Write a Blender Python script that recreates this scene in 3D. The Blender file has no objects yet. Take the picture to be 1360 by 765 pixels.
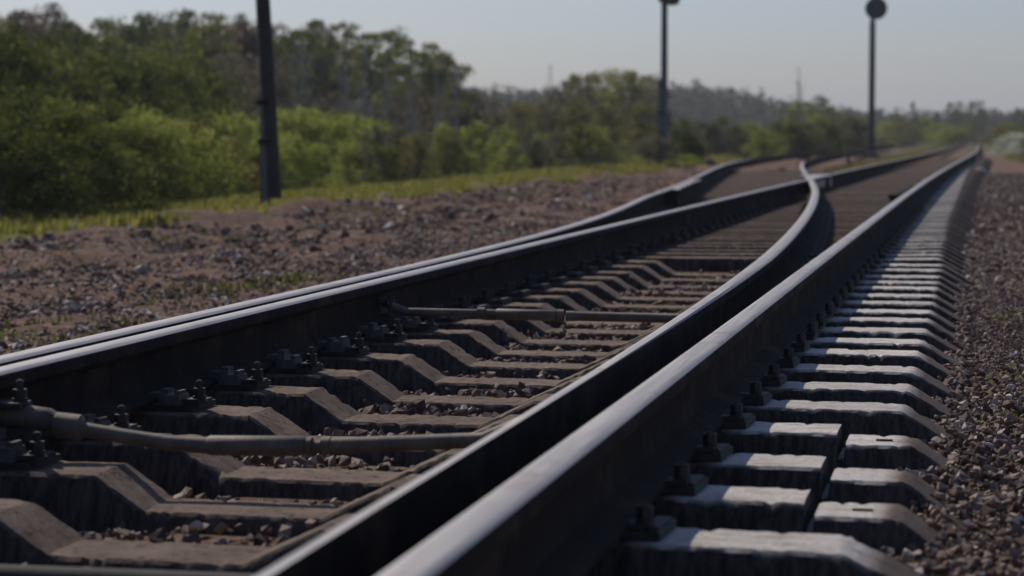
import bpy, bmesh, math, random
import numpy as np
from mathutils import Vector, Matrix, noise
C = bpy.context.scene.collection
SC = bpy.context.scene
R = math.radians
rnd = random.Random(7)

# ---------------------------------------------------------------- camera, sky, sun, exposure
CAM_H = 0.555                      # height above the rail heads (z = 0 is the rail head)
F_PX = 3216.0
YAW, PITCH = R(10.943), R(3.55)
cam = bpy.data.cameras.new('camera'); co = bpy.data.objects.new('camera', cam); C.objects.link(co)
co.location = (0, 0, CAM_H)
co.rotation_euler = (R(90) - PITCH, 0, YAW)
cam.sensor_width = 36.0; cam.lens = 36.0 * F_PX / 1360.0
cam.clip_start = 0.05; cam.clip_end = 6000
cam.dof.use_dof = True; cam.dof.focus_distance = 7.6; cam.dof.aperture_fstop = 4.3
SC.camera = co
world = bpy.data.worlds.new("World"); SC.world = world; world.use_nodes = True
nt = world.node_tree; nt.nodes.clear()
sky = nt.nodes.new('ShaderNodeTexSky'); sky.sky_type = 'NISHITA'; sky.sun_disc = False
SUN_AZ, SUN_EL = R(-48), R(42)     # azimuth from +Y towards +X
sky.sun_elevation = SUN_EL; sky.sun_rotation = SUN_AZ
sky.air_density = 1.0; sky.dust_density = 1.0; sky.ozone_density = 1.6
bg = nt.nodes.new('ShaderNodeBackground'); bg.inputs[1].default_value = 0.1
wo = nt.nodes.new('ShaderNodeOutputWorld')
tint = nt.nodes.new('ShaderNodeMix'); tint.data_type = 'RGBA'; tint.blend_type = 'MULTIPLY'; tint.inputs[0].default_value = 1
tint.inputs[7].default_value = (.94, 1.0, 1.27, 1)
nt.links.new(sky.outputs[0], tint.inputs[6]); nt.links.new(tint.outputs[2], bg.inputs[0]); nt.links.new(bg.outputs[0], wo.inputs[0])
sl = bpy.data.lights.new('sun', 'SUN'); so = bpy.data.objects.new('sun', sl); C.objects.link(so)
sl.energy = 5.0; sl.angle = R(0.6); sl.color = (1.0, 0.93, 0.83)
sd = Vector((math.sin(SUN_AZ) * math.cos(SUN_EL), math.cos(SUN_AZ) * math.cos(SUN_EL), math.sin(SUN_EL)))
so.rotation_euler = sd.to_track_quat('Z', 'Y').to_euler()
SC.view_settings.view_transform = 'Standard'; SC.view_settings.look = 'None'
SC.view_settings.exposure = -0.55; SC.view_settings.gamma = 1.0
SC.render.engine = 'CYCLES'
SC.cycles.max_bounces = 6; SC.cycles.diffuse_bounces = 2; SC.cycles.glossy_bounces = 2
SC.cycles.transmission_bounces = 2; SC.cycles.transparent_max_bounces = 4
SC.cycles.use_denoising = True

# ---------------------------------------------------------------- helpers
def sstep(a, b, x):
    t = np.clip((np.asarray(x, float) - a) / (b - a), 0, 1)
    return t * t * (3 - 2 * t)

def ground_z(X, Y):
    X = np.asarray(X, float); Y = np.asarray(Y, float)
    sh = 1.9 * sstep(50, 110, Y)                       # the embankment widens for the siding
    z = np.full(np.broadcast(X, Y).shape, -0.352)
    z = z + 0.058 * sstep(14.6, 15.4, Y) * sstep(-3.4, -2.6, X) * (1 - sstep(-0.75, -0.6, X))
    z = z + (.032 + .012 * sstep(7, 10, Y)) * sstep(-2.05, -1.85, X) * (1 - sstep(-1.45, -1.2, X)) * (1 - sstep(14.4, 15.2, Y))
    z = z + 0.03 * sstep(-0.3, -0.05, X) - 0.07 * sstep(-2.7, -4.0, X)
    z = z - 0.9 * sstep(1.6, 4.2, X)
    e = X + sh
    z = z + 0.0 * sstep(-7.0, -9.0, e) - 1.75 * (1 - sstep(-16.0, -10.6, e))
    w = (1 - sstep(-6.0, -3.6, X)) * sstep(-12, -9, e)
    z = z + w * (0.05 * np.sin(X * 2.1 + 0.7 * np.sin(Y * .6)) + 0.05 * np.sin(Y * 1.3 + X) * np.sin(X * 3.3 - Y * .45)
                 + 0.03 * np.sin(Y * 3.7 + 2 * np.sin(X * 2.7)))
    return z

def gz(x, y): return float(ground_z(x, y))

def tag(o, label=None, cat=None, group=None, kind=None):
    if label: o['label'] = label
    if cat: o['category'] = cat
    if group: o['group'] = group
    if kind: o['kind'] = kind
    return o

def empty(name, loc, label, cat, group=None, rot=(0, 0, 0)):
    o = bpy.data.objects.new(name, None); C.objects.link(o); o.location = loc; o.rotation_euler = rot
    o.empty_display_size = 0.2
    return tag(o, label, cat, group)

def link(name, me, mats, parent=None, loc=None, smooth=None):
    if not isinstance(mats, (list, tuple)): mats = [mats]
    for m in mats: me.materials.append(m)
    if smooth is not None:
        me.polygons.foreach_set('use_smooth', [True] * len(me.polygons))
        me.set_sharp_from_angle(angle=R(smooth))
    o = bpy.data.objects.new(name, me); C.objects.link(o)
    if parent: o.parent = parent
    if loc: o.location = loc
    return o

def mesh_np(name, V, F, mi=None):
    V = np.asarray(V, np.float32); F = np.asarray(F, np.int32)
    me = bpy.data.meshes.new(name)
    n = F.shape[1]
    me.vertices.add(len(V)); me.vertices.foreach_set('co', V.ravel())
    me.loops.add(F.size); me.loops.foreach_set('vertex_index', F.ravel())
    me.polygons.add(len(F)); me.polygons.foreach_set('loop_start', np.arange(0, F.size, n, dtype=np.int32))
    if mi is not None: me.polygons.foreach_set('material_index', np.asarray(mi, np.int32))
    me.update(calc_edges=True); me.validate()
    return me

class MB:
    def __init__(s): s.v = []; s.f = []
    def box(s, c, d, rz=0, taper=1.0):
        b = len(s.v); cs, sn = math.cos(rz), math.sin(rz)
        for k in (0, 1):
            t = taper if k else 1
            for sx, sy in ((-1, -1), (1, -1), (1, 1), (-1, 1)):
                x, y = sx * d[0] / 2 * t, sy * d[1] / 2 * t
                s.v.append((c[0] + x * cs - y * sn, c[1] + x * sn + y * cs, c[2] + (k - .5) * d[2]))
        s.f += [tuple(b + i for i in q) for q in ((3, 2, 1, 0), (4, 5, 6, 7), (0, 1, 5, 4), (1, 2, 6, 5), (2, 3, 7, 6), (3, 0, 4, 7))]
        return s
    def tube(s, pts, radii, n=10, cap=True):
        pts = [Vector(p) for p in pts]
        if not isinstance(radii, (list, tuple)): radii = [radii] * len(pts)
        rings = []; up = None
        for i, p in enumerate(pts):
            t = (pts[min(i + 1, len(pts) - 1)] - pts[max(i - 1, 0)])
            if t.length < 1e-9: t = pts[-1] - pts[0]
            t.normalize()
            if up is None: up = Vector((0, 0, 1)) if abs(t.z) < .9 else Vector((1, 0, 0))
            a = t.cross(up).normalized(); b = a.cross(t).normalized(); up = b
            r = radii[i]; base = len(s.v)
            for k in range(n):
                an = 2 * math.pi * k / n
                s.v.append(tuple(p + a * (r * math.cos(an)) + b * (r * math.sin(an))))
            rings.append(base)
        for i in range(len(rings) - 1):
            A, B = rings[i], rings[i + 1]
            for k in range(n):
                k2 = (k + 1) % n
                s.f.append((A + k, A + k2, B + k2, B + k))
        if cap:
            s.f.append(tuple(rings[0] + k for k in reversed(range(n))))
            s.f.append(tuple(rings[-1] + k for k in range(n)))
        return s
    def mesh(s, name):
        me = bpy.data.meshes.new(name); me.from_pydata(s.v, [], s.f); me.update()
        bm = bmesh.new(); bm.from_mesh(me); bmesh.ops.recalc_face_normals(bm, faces=bm.faces); bm.to_mesh(me); bm.free()
        return me
    def link(s, name, mat, parent=None, loc=None, smooth=35):
        return link(name, s.mesh(name), mat, parent, loc, smooth)

# ---------------------------------------------------------------- materials
def mat(name):
    m = bpy.data.materials.new(name); m.use_nodes = True
    n = m.node_tree; b = n.nodes['Principled BSDF']
    return m, n, b
def N(n, t, **k):
    x = n.nodes.new(t)
    for a, v in k.items(): setattr(x, a, v)
    return x
def ramp(n, src, stops):
    r = N(n, 'ShaderNodeValToRGB'); cr = r.color_ramp
    while len(cr.elements) < len(stops): cr.elements.new(.5)
    for e, (p, c) in zip(cr.elements, stops): e.position = p; e.color = (*c, 1)
    n.links.new(src, r.inputs[0]); return r.outputs[0]
def noise_out(n, scale, detail=6, rough=.6, vec=None, out='Fac'):
    x = N(n, 'ShaderNodeTexNoise'); x.inputs['Scale'].default_value = scale
    x.inputs['Detail'].default_value = detail; x.inputs['Roughness'].default_value = rough
    if vec: n.links.new(vec, x.inputs['Vector'])
    return x.outputs[out]
def coords(n, scale=(1, 1, 1), kind='Object'):
    t = N(n, 'ShaderNodeTexCoord'); mp = N(n, 'ShaderNodeMapping'); mp.inputs['Scale'].default_value = scale
    n.links.new(t.outputs[kind], mp.inputs[0]); return mp.outputs[0]
def worldpos(n, scale=(1, 1, 1)):
    t = N(n, 'ShaderNodeNewGeometry'); mp = N(n, 'ShaderNodeMapping'); mp.inputs['Scale'].default_value = scale
    n.links.new(t.outputs['Position'], mp.inputs[0]); return mp.outputs[0]
def bump(n, b, src, strength=.5, dist=.01):
    x = N(n, 'ShaderNodeBump'); x.inputs['Strength'].default_value = strength; x.inputs['Distance'].default_value = dist
    n.links.new(src, x.inputs['Height']); n.links.new(x.outputs[0], b.inputs['Normal'])
def mixc(n, f, a, b, mode='MIX'):
    x = N(n, 'ShaderNodeMix', data_type='RGBA', blend_type=mode)
    for s, i in ((f, 0), (a, 6), (b, 7)):
        if isinstance(s, bpy.types.NodeSocket): n.links.new(s, x.inputs[i])
        elif i == 0: x.inputs[0].default_value = s
        else: x.inputs[i].default_value = (*s, 1)
    return x.outputs[2]
def maprange(n, v, a, b, c=0, d=1):
    x = N(n, 'ShaderNodeMapRange'); n.links.new(v, x.inputs[0])
    for i, q in zip((1, 2, 3, 4), (a, b, c, d)): x.inputs[i].default_value = q
    return x.outputs[0]
def math2(n, op, a, b):
    x = N(n, 'ShaderNodeMath', operation=op)
    for i, s in enumerate((a, b)):
        if isinstance(s, bpy.types.NodeSocket): n.links.new(s, x.inputs[i])
        else: x.inputs[i].default_value = s
    return x.outputs[0]

def m_rusty(name, c0, c1, rough=.8, metal=.25, scale=9):
    m, n, b = mat(name); v = worldpos(n)
    f = noise_out(n, scale, 8, .65, v)
    n.links.new(ramp(n, f, [(.3, c0), (.7, c1)]), b.inputs['Base Color'])
    b.inputs['Roughness'].default_value = rough; b.inputs['Metallic'].default_value = metal
    bump(n, b, noise_out(n, scale * 14, 4, .6, v), .4, .003)
    return m
M_side = m_rusty('rail_side_rust', (.012, .0085, .007), (.034, .023, .017), .95, 0)
def _side():
    n = M_side.node_tree; b = n.nodes['Principled BSDF']; old = b.inputs['Base Color'].links[0].from_socket
    st = noise_out(n, 1, 7, .7, worldpos(n, (9, 9, 70))); pt = noise_out(n, 3.2, 8, .75, worldpos(n))
    c = mixc(n, maprange(n, pt, .5, .68), old, (.075, .046, .03))
    c = mixc(n, maprange(n, st, .55, .7, 0, .7), c, (.012, .011, .012))
    n.links.new(c, b.inputs['Base Color'])
_side()
M_side.node_tree.nodes['Principled BSDF'].inputs['Specular IOR Level'].default_value = .15
M_iron = m_rusty('iron_fastening', (.016, .014, .013), (.06, .05, .043), .65, .2, 30)
M_rod = m_rusty('painted_rod', (.06, .044, .031), (.18, .135, .098), .65, .1, 12)
M_pipe = m_rusty('grey_pipe', (.035, .029, .025), (.07, .058, .05), .85, 0, 10)

def m_top():
    m, n, b = mat('worn_rail_top'); v = worldpos(n, (60, 1.2, 60))
    f = noise_out(n, 1.5, 6, .6, v)
    g = noise_out(n, 5, 5, .6, worldpos(n))
    col = ramp(n, f, [(.3, (.27, .248, .225)), (.72, (.45, .415, .38))])
    col = mixc(n, maprange(n, g, .56, .72), col, (.26, .2, .165))
    n.links.new(col, b.inputs['Base Color'])
    b.inputs['Metallic'].default_value = .35
    n.links.new(maprange(n, f, .3, .7, .46, .64), b.inputs['Roughness'])
    bump(n, b, f, .15, .001)
    return m
M_top = m_top()

def m_concrete(name, e0, e1, lo=.78):
    m, n, b = mat(name); v = worldpos(n); x = N(n, 'ShaderNodeSeparateXYZ'); n.links.new(worldpos(n), x.inputs[0])
    oi = N(n, 'ShaderNodeObjectInfo')
    f = noise_out(n, 9, 9, .7, v); g = noise_out(n, 70, 6, .7, v)
    pale = ramp(n, f, [(.28, (.42, .385, .345)), (.5, (.62, .585, .54)), (.75, (.72, .685, .64))])
    dirty = ramp(n, f, [(.25, (.09, .062, .045)), (.5, (.19, .138, .102)), (.8, (.3, .226, .17))])
    crust = noise_out(n, 26, 7, .75, v)
    dirty = mixc(n, maprange(n, crust, .54, .62), dirty, (.045, .031, .025))
    crack = noise_out(n, 1, 6, .7, worldpos(n, (7, 48, 20)))
    pale = mixc(n, maprange(n, crack, .555, .63, 0, .85), pale, (.2, .165, .14))
    # open ends beyond the crown are caked in brown dust
    dirty = mixc(n, math2(n, 'MULTIPLY', maprange(n, x.outputs[0], -.4, -.3), .6), dirty, (.075, .055, .045))
    # brake and rust dust between the rails, its outer edge painted as rail shadow
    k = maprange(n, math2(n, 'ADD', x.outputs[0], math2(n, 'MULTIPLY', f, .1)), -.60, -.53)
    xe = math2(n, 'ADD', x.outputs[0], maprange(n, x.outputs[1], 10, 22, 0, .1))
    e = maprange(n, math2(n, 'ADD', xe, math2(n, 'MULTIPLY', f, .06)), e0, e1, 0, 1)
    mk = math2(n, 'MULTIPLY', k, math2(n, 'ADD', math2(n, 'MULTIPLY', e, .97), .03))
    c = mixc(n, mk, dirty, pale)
    sp = maprange(n, g, .35, .6); c2 = mixc(n, .75, c, mixc(n, sp, (.55, .52, .49), (1, 1, 1)), 'MULTIPLY')
    c2 = mixc(n, .6, c2, mixc(n, oi.outputs['Random'], (lo, lo * .96, lo * .92), (1.2, 1.18, 1.16)), 'MULTIPLY')
    # flanks painted darker by normal to deepen their shade, with drip stains; tops pale
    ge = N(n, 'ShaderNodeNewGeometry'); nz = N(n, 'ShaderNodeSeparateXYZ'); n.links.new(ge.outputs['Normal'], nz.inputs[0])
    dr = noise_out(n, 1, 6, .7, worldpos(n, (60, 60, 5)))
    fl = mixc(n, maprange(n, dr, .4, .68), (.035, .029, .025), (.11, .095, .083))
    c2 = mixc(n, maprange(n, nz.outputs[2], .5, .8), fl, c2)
    n.links.new(c2, b.inputs['Base Color']); b.inputs['Roughness'].default_value = .9
    b.inputs['Specular IOR Level'].default_value = .2
    bump(n, b, math2(n, 'ADD', math2(n, 'MULTIPLY', f, .4), g), 1.0, .007)
    return m
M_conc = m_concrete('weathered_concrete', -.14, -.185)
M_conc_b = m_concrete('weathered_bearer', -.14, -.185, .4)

def m_rock(name, cols, rough=.85):
    m, n, b = mat(name)
    oi = N(n, 'ShaderNodeObjectInfo')
    c = ramp(n, oi.outputs['Random'], cols)
    f = noise_out(n, 3, 5, .6, coords(n))
    c = mixc(n, .55, c, mixc(n, f, (.5, .47, .45), (1.35, 1.35, 1.35)), 'MULTIPLY')
    n.links.new(c, b.inputs['Base Color']); b.inputs['Roughness'].default_value = rough
    b.inputs['Specular IOR Level'].default_value = .3
    return m
M_rock = m_rock('crushed_stone_brown', [(0, (.06, .036, .026)), (.35, (.14, .088, .064)), (.6, (.2, .14, .105)), (.88, (.29, .22, .175)), (1, (.55, .48, .41))])
M_rockL = m_rock('old_ballast_stone', [(0, (.07, .041, .028)), (.4, (.16, .1, .072)), (.7, (.23, .16, .12)), (.9, (.34, .27, .22)), (1, (.6, .55, .5))])

def m_ground():
    m, n, b = mat('embankment_soil'); v = worldpos(n); s = N(n, 'ShaderNodeSeparateXYZ'); n.links.new(v, s.inputs[0])
    f = noise_out(n, 1.1, 8, .65, v); g = noise_out(n, 14, 8, .7, v); h = noise_out(n, .25, 5, .6, v)
    soil = ramp(n, g, [(.3, (.06, .034, .022)), (.5, (.155, .095, .065)), (.72, (.28, .195, .145))])
    grass = ramp(n, g, [(.3, (.075, .08, .016)), (.7, (.2, .19, .05))])
    far = ramp(n, h, [(.35, (.05, .07, .02)), (.65, (.12, .12, .05))])
    xs = math2(n, 'ADD', s.outputs[0], math2(n, 'MULTIPLY', maprange(n, s.outputs[1], 50, 110), 1.6))
    xs = math2(n, 'ADD', xs, math2(n, 'MULTIPLY', math2(n, 'SUBTRACT', f, .5), 3.2))
    gl = maprange(n, xs, -8.6, -9.4)
    gr = maprange(n, math2(n, 'ADD', s.outputs[0], math2(n, 'MULTIPLY', math2(n, 'SUBTRACT', f, .5), 1.5)), 1.3, 2.2)
    fr = maprange(n, math2(n, 'ADD', s.outputs[1], math2(n, 'MULTIPLY', f, 60)), 150, 260)
    c = mixc(n, math2(n, 'MAXIMUM', gl, gr), soil, grass)
    c = mixc(n, math2(n, 'MULTIPLY', fr, .6), c, far)
    n.links.new(c, b.inputs['Base Color']); b.inputs['Roughness'].default_value = 1
    b.inputs['Specular IOR Level'].default_value = .1
    bump(n, b, g, .8, .03)
    return m
M_ground = m_ground()

def m_leaf(name, cols, trans=.35, rough=.6):
    m, n, b = mat(name)
    ge = N(n, 'ShaderNodeNewGeometry'); oi = N(n, 'ShaderNodeObjectInfo')
    c = ramp(n, ge.outputs['Random Per Island'], cols)
    c = mixc(n, .5, c, mixc(n, oi.outputs['Random'], (.7, .72, .7), (1.25, 1.2, 1.1)), 'MULTIPLY')
    n.links.new(c, b.inputs['Base Color']); b.inputs['Roughness'].default_value = .9
    b.inputs['Specular IOR Level'].default_value = .04
    t = N(n, 'ShaderNodeBsdfTranslucent'); n.links.new(c, t.inputs[0])
    mx = N(n, 'ShaderNodeMixShader'); mx.inputs[0].default_value = trans
    n.links.new(b.outputs[0], mx.inputs[1]); n.links.new(t.outputs[0], mx.inputs[2])
    n.links.new(mx.outputs[0], n.nodes['Material Output'].inputs[0])
    return m
L_dark = m_leaf('leaf_dark', [(0, (0.0432, 0.055, 0.0152)), (0.6, (0.0878, 0.1063, 0.0247)), (1, (0.1485, 0.1625, 0.0399))], .5)
L_mid = m_leaf('leaf_mid', [(0, (0.0825, 0.1008, 0.0231)), (0.6, (0.1425, 0.161, 0.0378)), (1, (0.24, 0.245, 0.063))], .5)
L_light = m_leaf('leaf_light', [(0, (0.1625, 0.198, 0.0333)), (0.5, (0.2875, 0.324, 0.0665)), (1, (0.425, 0.432, 0.114))], .5)
L_grey = m_leaf('leaf_greyed', [(0, (0.0875, 0.083, 0.052)), (0.6, (0.1375, 0.1281, 0.08)), (1, (0.2125, 0.2013, 0.12))], .5)
L_brown = m_leaf('leaf_brownish', [(0, (0.0938, 0.072, 0.0495)), (0.6, (0.15, 0.108, 0.0715)), (1, (0.2125, 0.156, 0.099))], .5)
L_olive = m_leaf('leaf_olive', [(0, (0.108, 0.1088, 0.03)), (0.6, (0.2025, 0.192, 0.055)), (1, (0.297, 0.2688, 0.1))], .5)
L_blossom = m_leaf('leaf_blossom', [(0, (.2, .25, .1)), (.3, (.6, .62, .45)), (1, (.8, .8, .7))])
L_grass = m_leaf('grass_blades', [(0, (.12, .13, .025)), (.5, (.25, .25, .055)), (.85, (.36, .33, .09)), (1, (.42, .35, .18))], .45)
L_weed = m_leaf('weed_blades', [(0, (.07, .075, .02)), (.6, (.17, .17, .045)), (1, (.28, .26, .1))], .3)
L_yellow = m_leaf('leaf_yellow_green', [(0, (0.182, 0.221, 0.02)), (1, (0.338, 0.39, 0.05))], .5)
M_bark = m_rusty('bark', (.045, .04, .036), (.11, .1, .09), .95, 0, 6)
M_birch = m_rusty('birch_bark', (.16, .15, .15), (.34, .33, .33), .9, 0, 5)
M_twig = m_rusty('grey_twigs', (.09, .085, .085), (.15, .14, .14), .95, 0, 6)
M_wood = m_rusty('tarred_wood', (.018, .016, .016), (.045, .04, .04), .85, 0, 7)
M_stub = m_rusty('concrete_stub', (.09, .088, .092), (.15, .145, .15), .9, 0, 8)
M_mast = m_rusty('dark_grey_mast', (.02, .026, .032), (.04, .048, .056), .6, .1, 4)
M_mast2 = m_rusty('blue_grey_mast', (.05, .057, .07), (.095, .105, .125), .6, .1, 4)
M_lens = m_rusty('dark_lens', (.02, .03, .028), (.03, .045, .04), .15, 0, 4)

# ---------------------------------------------------------------- terrain
def grid_axis(segs):
    out = []
    for a, b, s in segs: out += list(np.arange(a, b, s))
    return np.array(out + [segs[-1][1]])
xs = grid_axis([(-1500, -500, 250), (-500, -60, 40), (-60, -18, 6), (-18, -3.5, .16), (-3.5, 1, .25), (1, 6, .4), (6, 60, 6), (60, 500, 60), (500, 1500, 250)])
ys = grid_axis([(-60, 0, 10), (0, 60, .2), (60, 140, 1), (140, 400, 20), (400, 2500, 300)])
GX, GY = np.meshgrid(xs, ys); GZ = ground_z(GX, GY)
# lumps of dug earth on the far shoulder
lr = np.random.RandomState(3)
for k in range(60):
    y0 = lr.uniform(17, 60); x0 = -8.2 + lr.uniform(-.9, .5) - .02 * (y0 - 20); a = lr.uniform(.04, .13); w = lr.uniform(.12, .34)
    GZ += a * np.exp(-(((GX - x0) / w) ** 2 + ((GY - y0) / (w * 1.4)) ** 2))
for sc_, am in ((2.2, .045), (5.5, .03)):
    m_ = (GX < -3.3) & (GX > -14) & (GY > 6) & (GY < 110)
    idx = np.argwhere(m_)
    for a_, b_ in idx:
        GZ[a_, b_] += am * noise.noise(Vector((GX[a_, b_] * sc_, GY[a_, b_] * sc_ * .8, sc_))) * min(1, (-3.3 - GX[a_, b_]) / 2)
V = np.stack([GX, GY, GZ], -1).reshape(-1, 3); nx, ny = len(xs), len(ys)
I = np.arange(nx * ny).reshape(ny, nx)
F = np.stack([I[:-1, :-1], I[:-1, 1:], I[1:, 1:], I[1:, :-1]], -1).reshape(-1, 4)
g = link('ground', mesh_np('ground', V, F), M_ground, smooth=180); tag(g, kind='structure')

# ---------------------------------------------------------------- rail geometry in plan
def bendY(Y): return .55 * float(sstep(20, 112, Y))
def x_main_r(Y): return -.72 + bendY(Y)
def x_main_l(Y): return -2.31 + bendY(Y)
DIV_R = ([0, 3, 4.3, 6.3, 8.2, 10.2, 12.6, 16, 20.1, 25.4, 32.3, 42, 50, 58, 66, 75, 95, 124, 164, 300],
         [-.865, -.87, -.873, -.883, -.905, -.945, -1.015, -1.155, -1.36, -1.68, -2.2, -3.0, -3.62, -4.12, -4.45, -4.68, -5.1, -5.62, -6.1, -6.9])
def smooth_interp(Y, T):
    # average of neighbouring linear samples keeps the curve fair
    w = 1.0 + .06 * abs(Y)
    return float(np.mean([np.interp(Y + k * w * .35, *T) for k in (-2, -1, 0, 1, 2)]))
def x_div_r(Y): return smooth_interp(Y, DIV_R)
def x_div_l(Y):
    if Y < 9: return -2.43
    t = float(sstep(9, 24, Y)); return (1 - t) * (-2.43 - .0006 * (Y - 9) ** 2) + t * (x_div_r(Y) - 1.6)

def rail_prof(hl=.0375, hr=.0375, fl=.075, fr=.075):
    wr = min(.009, hr); wl = max(.009, -(hr - .012))
    P = [(hr * .5, 0), (hr - .009, -.0015), (hr - .002, -.007), (hr, -.014), (hr + .001, -.036), (max(wr, hr - .004), -.042), (wr + .001, -.056), (wr, -.075), (wr, -.13),
         (wr + .005, -.146), (min(fr * .5, .035), -.158), (fr - .003, -.167), (fr, -.17), (fr, -.181),
         (-fl, -.181), (-fl, -.17), (-fl + .003, -.167), (-min(fl * .5, .035), -.158), (-wl - .005, -.146), (-wl, -.13), (-wl, -.075), (-wl - .001, -.056),
         (-max(wl, hl - .004), -.042), (-hl - .001, -.036), (-hl, -.014), (-hl + .002, -.007), (-hl + .009, -.0015), (-hl * .5, 0)]
    return P
NP = 28
def rail(name, fx, ys, par=None, shape=None, zt=None, label=None, group=None, cat='rail', parent=None, tops=1):
    V = []; mi = []
    for Y in ys:
        P = rail_prof(**(shape(Y) if shape else {})); dz = zt(Y) if zt else 0
        x = fx(Y)
        for px, pz in P: V.append((x + px, Y, pz + dz))
    F = []
    n = len(ys)
    for i in range(n - 1):
        for k in range(NP):
            k2 = (k + 1) % NP
            F.append((i * NP + k, i * NP + k2, (i + 1) * NP + k2, (i + 1) * NP + k))
            mi.append((tops(ys[i]) if callable(tops) else tops) if (k <= 1 or k >= 25) else 0)
    me = bpy.data.meshes.new(name); caps = [tuple(range(NP)), tuple((n - 1) * NP + k for k in reversed(range(NP)))]
    me.from_pydata(V, [], F + caps); me.polygons.foreach_set('material_index', mi + [0, 0]); me.update()
    o = link(name, me, [M_side, M_top], parent, smooth=32)
    if parent is None: tag(o, label, cat, group)
    elif label: o['label'] = label
    return o
def ygrid(a, b):
    out = []; y = a
    while y < b: out.append(y); y += .25 if y < 60 else (2 if y < 160 else 15)
    return out + [b]

R_right = rail('stock_rail', x_main_r, ygrid(.6, 600), label='straight thick rail with worn grey head beside the pale sleeper ends')
R_ls = rail('stock_rail', x_div_l, ygrid(.6, 230), tops=lambda Y: int(Y < 64), label='outermost rail next to the brown earth verge, bending off to the siding')
def sh_bl(Y):
    t = float(np.clip((Y - 3.6) / 7.5, 0, 1))
    return dict(hl=.0375, hr=-.0255 + .063 * t, fl=.07, fr=.04 + .035 * t)
def x_bl(Y): return x_div_r(Y)
R_sw = rail('switch_rail', x_bl, ygrid(.6, 31.6), shape=sh_bl, zt=lambda Y: -.004 * (1 - min(1, Y / 9)), label='curving rail beside the straight thick rail, sweeping over to the crossing')
def sh_bl2(Y):
    t = float(np.clip((Y - 9) / 12, 0, 1)); return dict(fl=.032 + .043 * t)
R_l = rail('switch_rail', x_main_l, ygrid(.6, 31.2), shape=sh_bl2, label='straight inner rail with bright head running close to the outermost rail')
# crossing (frog): nose, wing rails
Yx = 33.2
fr = empty('rail_crossing', (x_main_l(Yx), Yx, -.18), 'steel crossing where the curving rail cuts through the straight inner rail', 'rail crossing')
def loc_rail(name, fx, ys, dx0, **k):
    o = rail(name, lambda Y: fx(Y), ys, parent=fr, **k); o.location = (-fr.location.x, -fr.location.y, -fr.location.z); return o
def wing1(Y): return x_div_r(Y) + max(0, Y - Yx + .3) * .075 if Y < Yx + 2.4 else x_div_r(Y) + 2.7 * .075 + (Y - Yx - 2.4) * .2
def wing2(Y): return x_main_l(Y) - max(0, Y - Yx + .3) * .075 if Y < Yx + 2.4 else x_main_l(Y) - 2.7 * .075 - (Y - Yx - 2.4) * .2
slim = lambda Y: dict(fl=.045, fr=.045)
loc_rail('wing_rail', wing1, list(np.arange(31.64, 36.4, .3)), 0, shape=slim)
loc_rail('wing_rail', wing2, list(np.arange(31.24, 36.4, .3)), 0, shape=slim)
v, f = [], []
nb = MB()
for i, Y in enumerate(np.arange(Yx + .5, Yx + 4.2, .3)):
    xl, xr = x_div_r(Y) - .03, x_main_l(Y) + .03
    if xr < xl: xl, xr = (xl + xr) / 2 - .012, (xl + xr) / 2 + .012
    z = -.004
    nb.v += [(xl, Y, z), (xr, Y, z), (xr, Y, -.17), (xl, Y, -.17)]
    if i:
        b = len(nb.v) - 8
        nb.f += [(b + k, b + (k + 1) % 4, b + 4 + (k + 1) % 4, b + 4 + k) for k in range(4)]
nb.f += [(0, 1, 2, 3), tuple(len(nb.v) - k for k in (1, 2, 3, 4))]
o = nb.link('crossing_nose', M_top, fr, tuple(-c for c in fr.location))
rail('straight_rail', x_main_l, ygrid(Yx + 4.3, 600), label='far inner rail of the main line beyond the crossing')
rail('siding_rail', x_div_r, ygrid(Yx + 4.3, 230), tops=lambda Y: int(Y < 56), label='pale rail leaving the crossing towards the siding')
# check rails
def chk(base, off, a, b):
    def f(Y):
        t = max(0, a + .9 - Y, Y - (b - .9)); return base(Y) + off * (1 + t * .35)
    return f
rail('check_rail', chk(x_div_l, .115, 25.2, 31.2), list(np.arange(25.2, 31.3, .3)), shape=slim, zt=lambda Y: .014, tops=1, label='short check rail inside the outermost rail opposite the crossing', cat='check rail')
rail('check_rail', chk(x_main_r, -.115, 24.5, 30.5), list(np.arange(24.5, 30.6, .3)), shape=slim, zt=lambda Y: -.012, tops=0, label='short check rail inside the straight thick rail opposite the crossing', cat='check rail')

# ---------------------------------------------------------------- sleepers
SEAT, MIDZ = -.2, -.276
SKEW = .07
def skew(x, Y): return -SKEW * (x + .35) * float(1 - .6 * sstep(12, 20, Y))
def prof_z(X, style, xl):
    """top height of a sleeper at X"""
    if style == 'bearer':
        P = [(xl, -.30), (xl + .3, -.215), (-.50, -.205), (-.26, -.2), (-.235, -.206), (-.07, -.295), (-.02, -.33)]
    elif style == 'step':
        P = [(-3.05, -.33), (-2.8, -.2), (-1.945, SEAT), (-1.825, MIDZ), (-1.41, MIDZ), (-1.25, SEAT), (-.352, SEAT), (-.348, -.262), (-.334, -.262), (-.330, -.226), (-.165, -.226), (-.15, -.232), (-.05, -.30), (-.02, -.33)]
    else:
        e = -.235 if style == 'first' else -.2
        P = [(-3.05, -.33), (-2.8, -.2), (-1.945, SEAT), (-1.825, MIDZ), (-1.41, MIDZ), (-1.25, SEAT), (e - .012, SEAT), (e, SEAT - .004), (-.05, -.292), (-.02, -.33)]
    return float(np.interp(X, [p[0] for p in P], [p[1] for p in P]))
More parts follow.
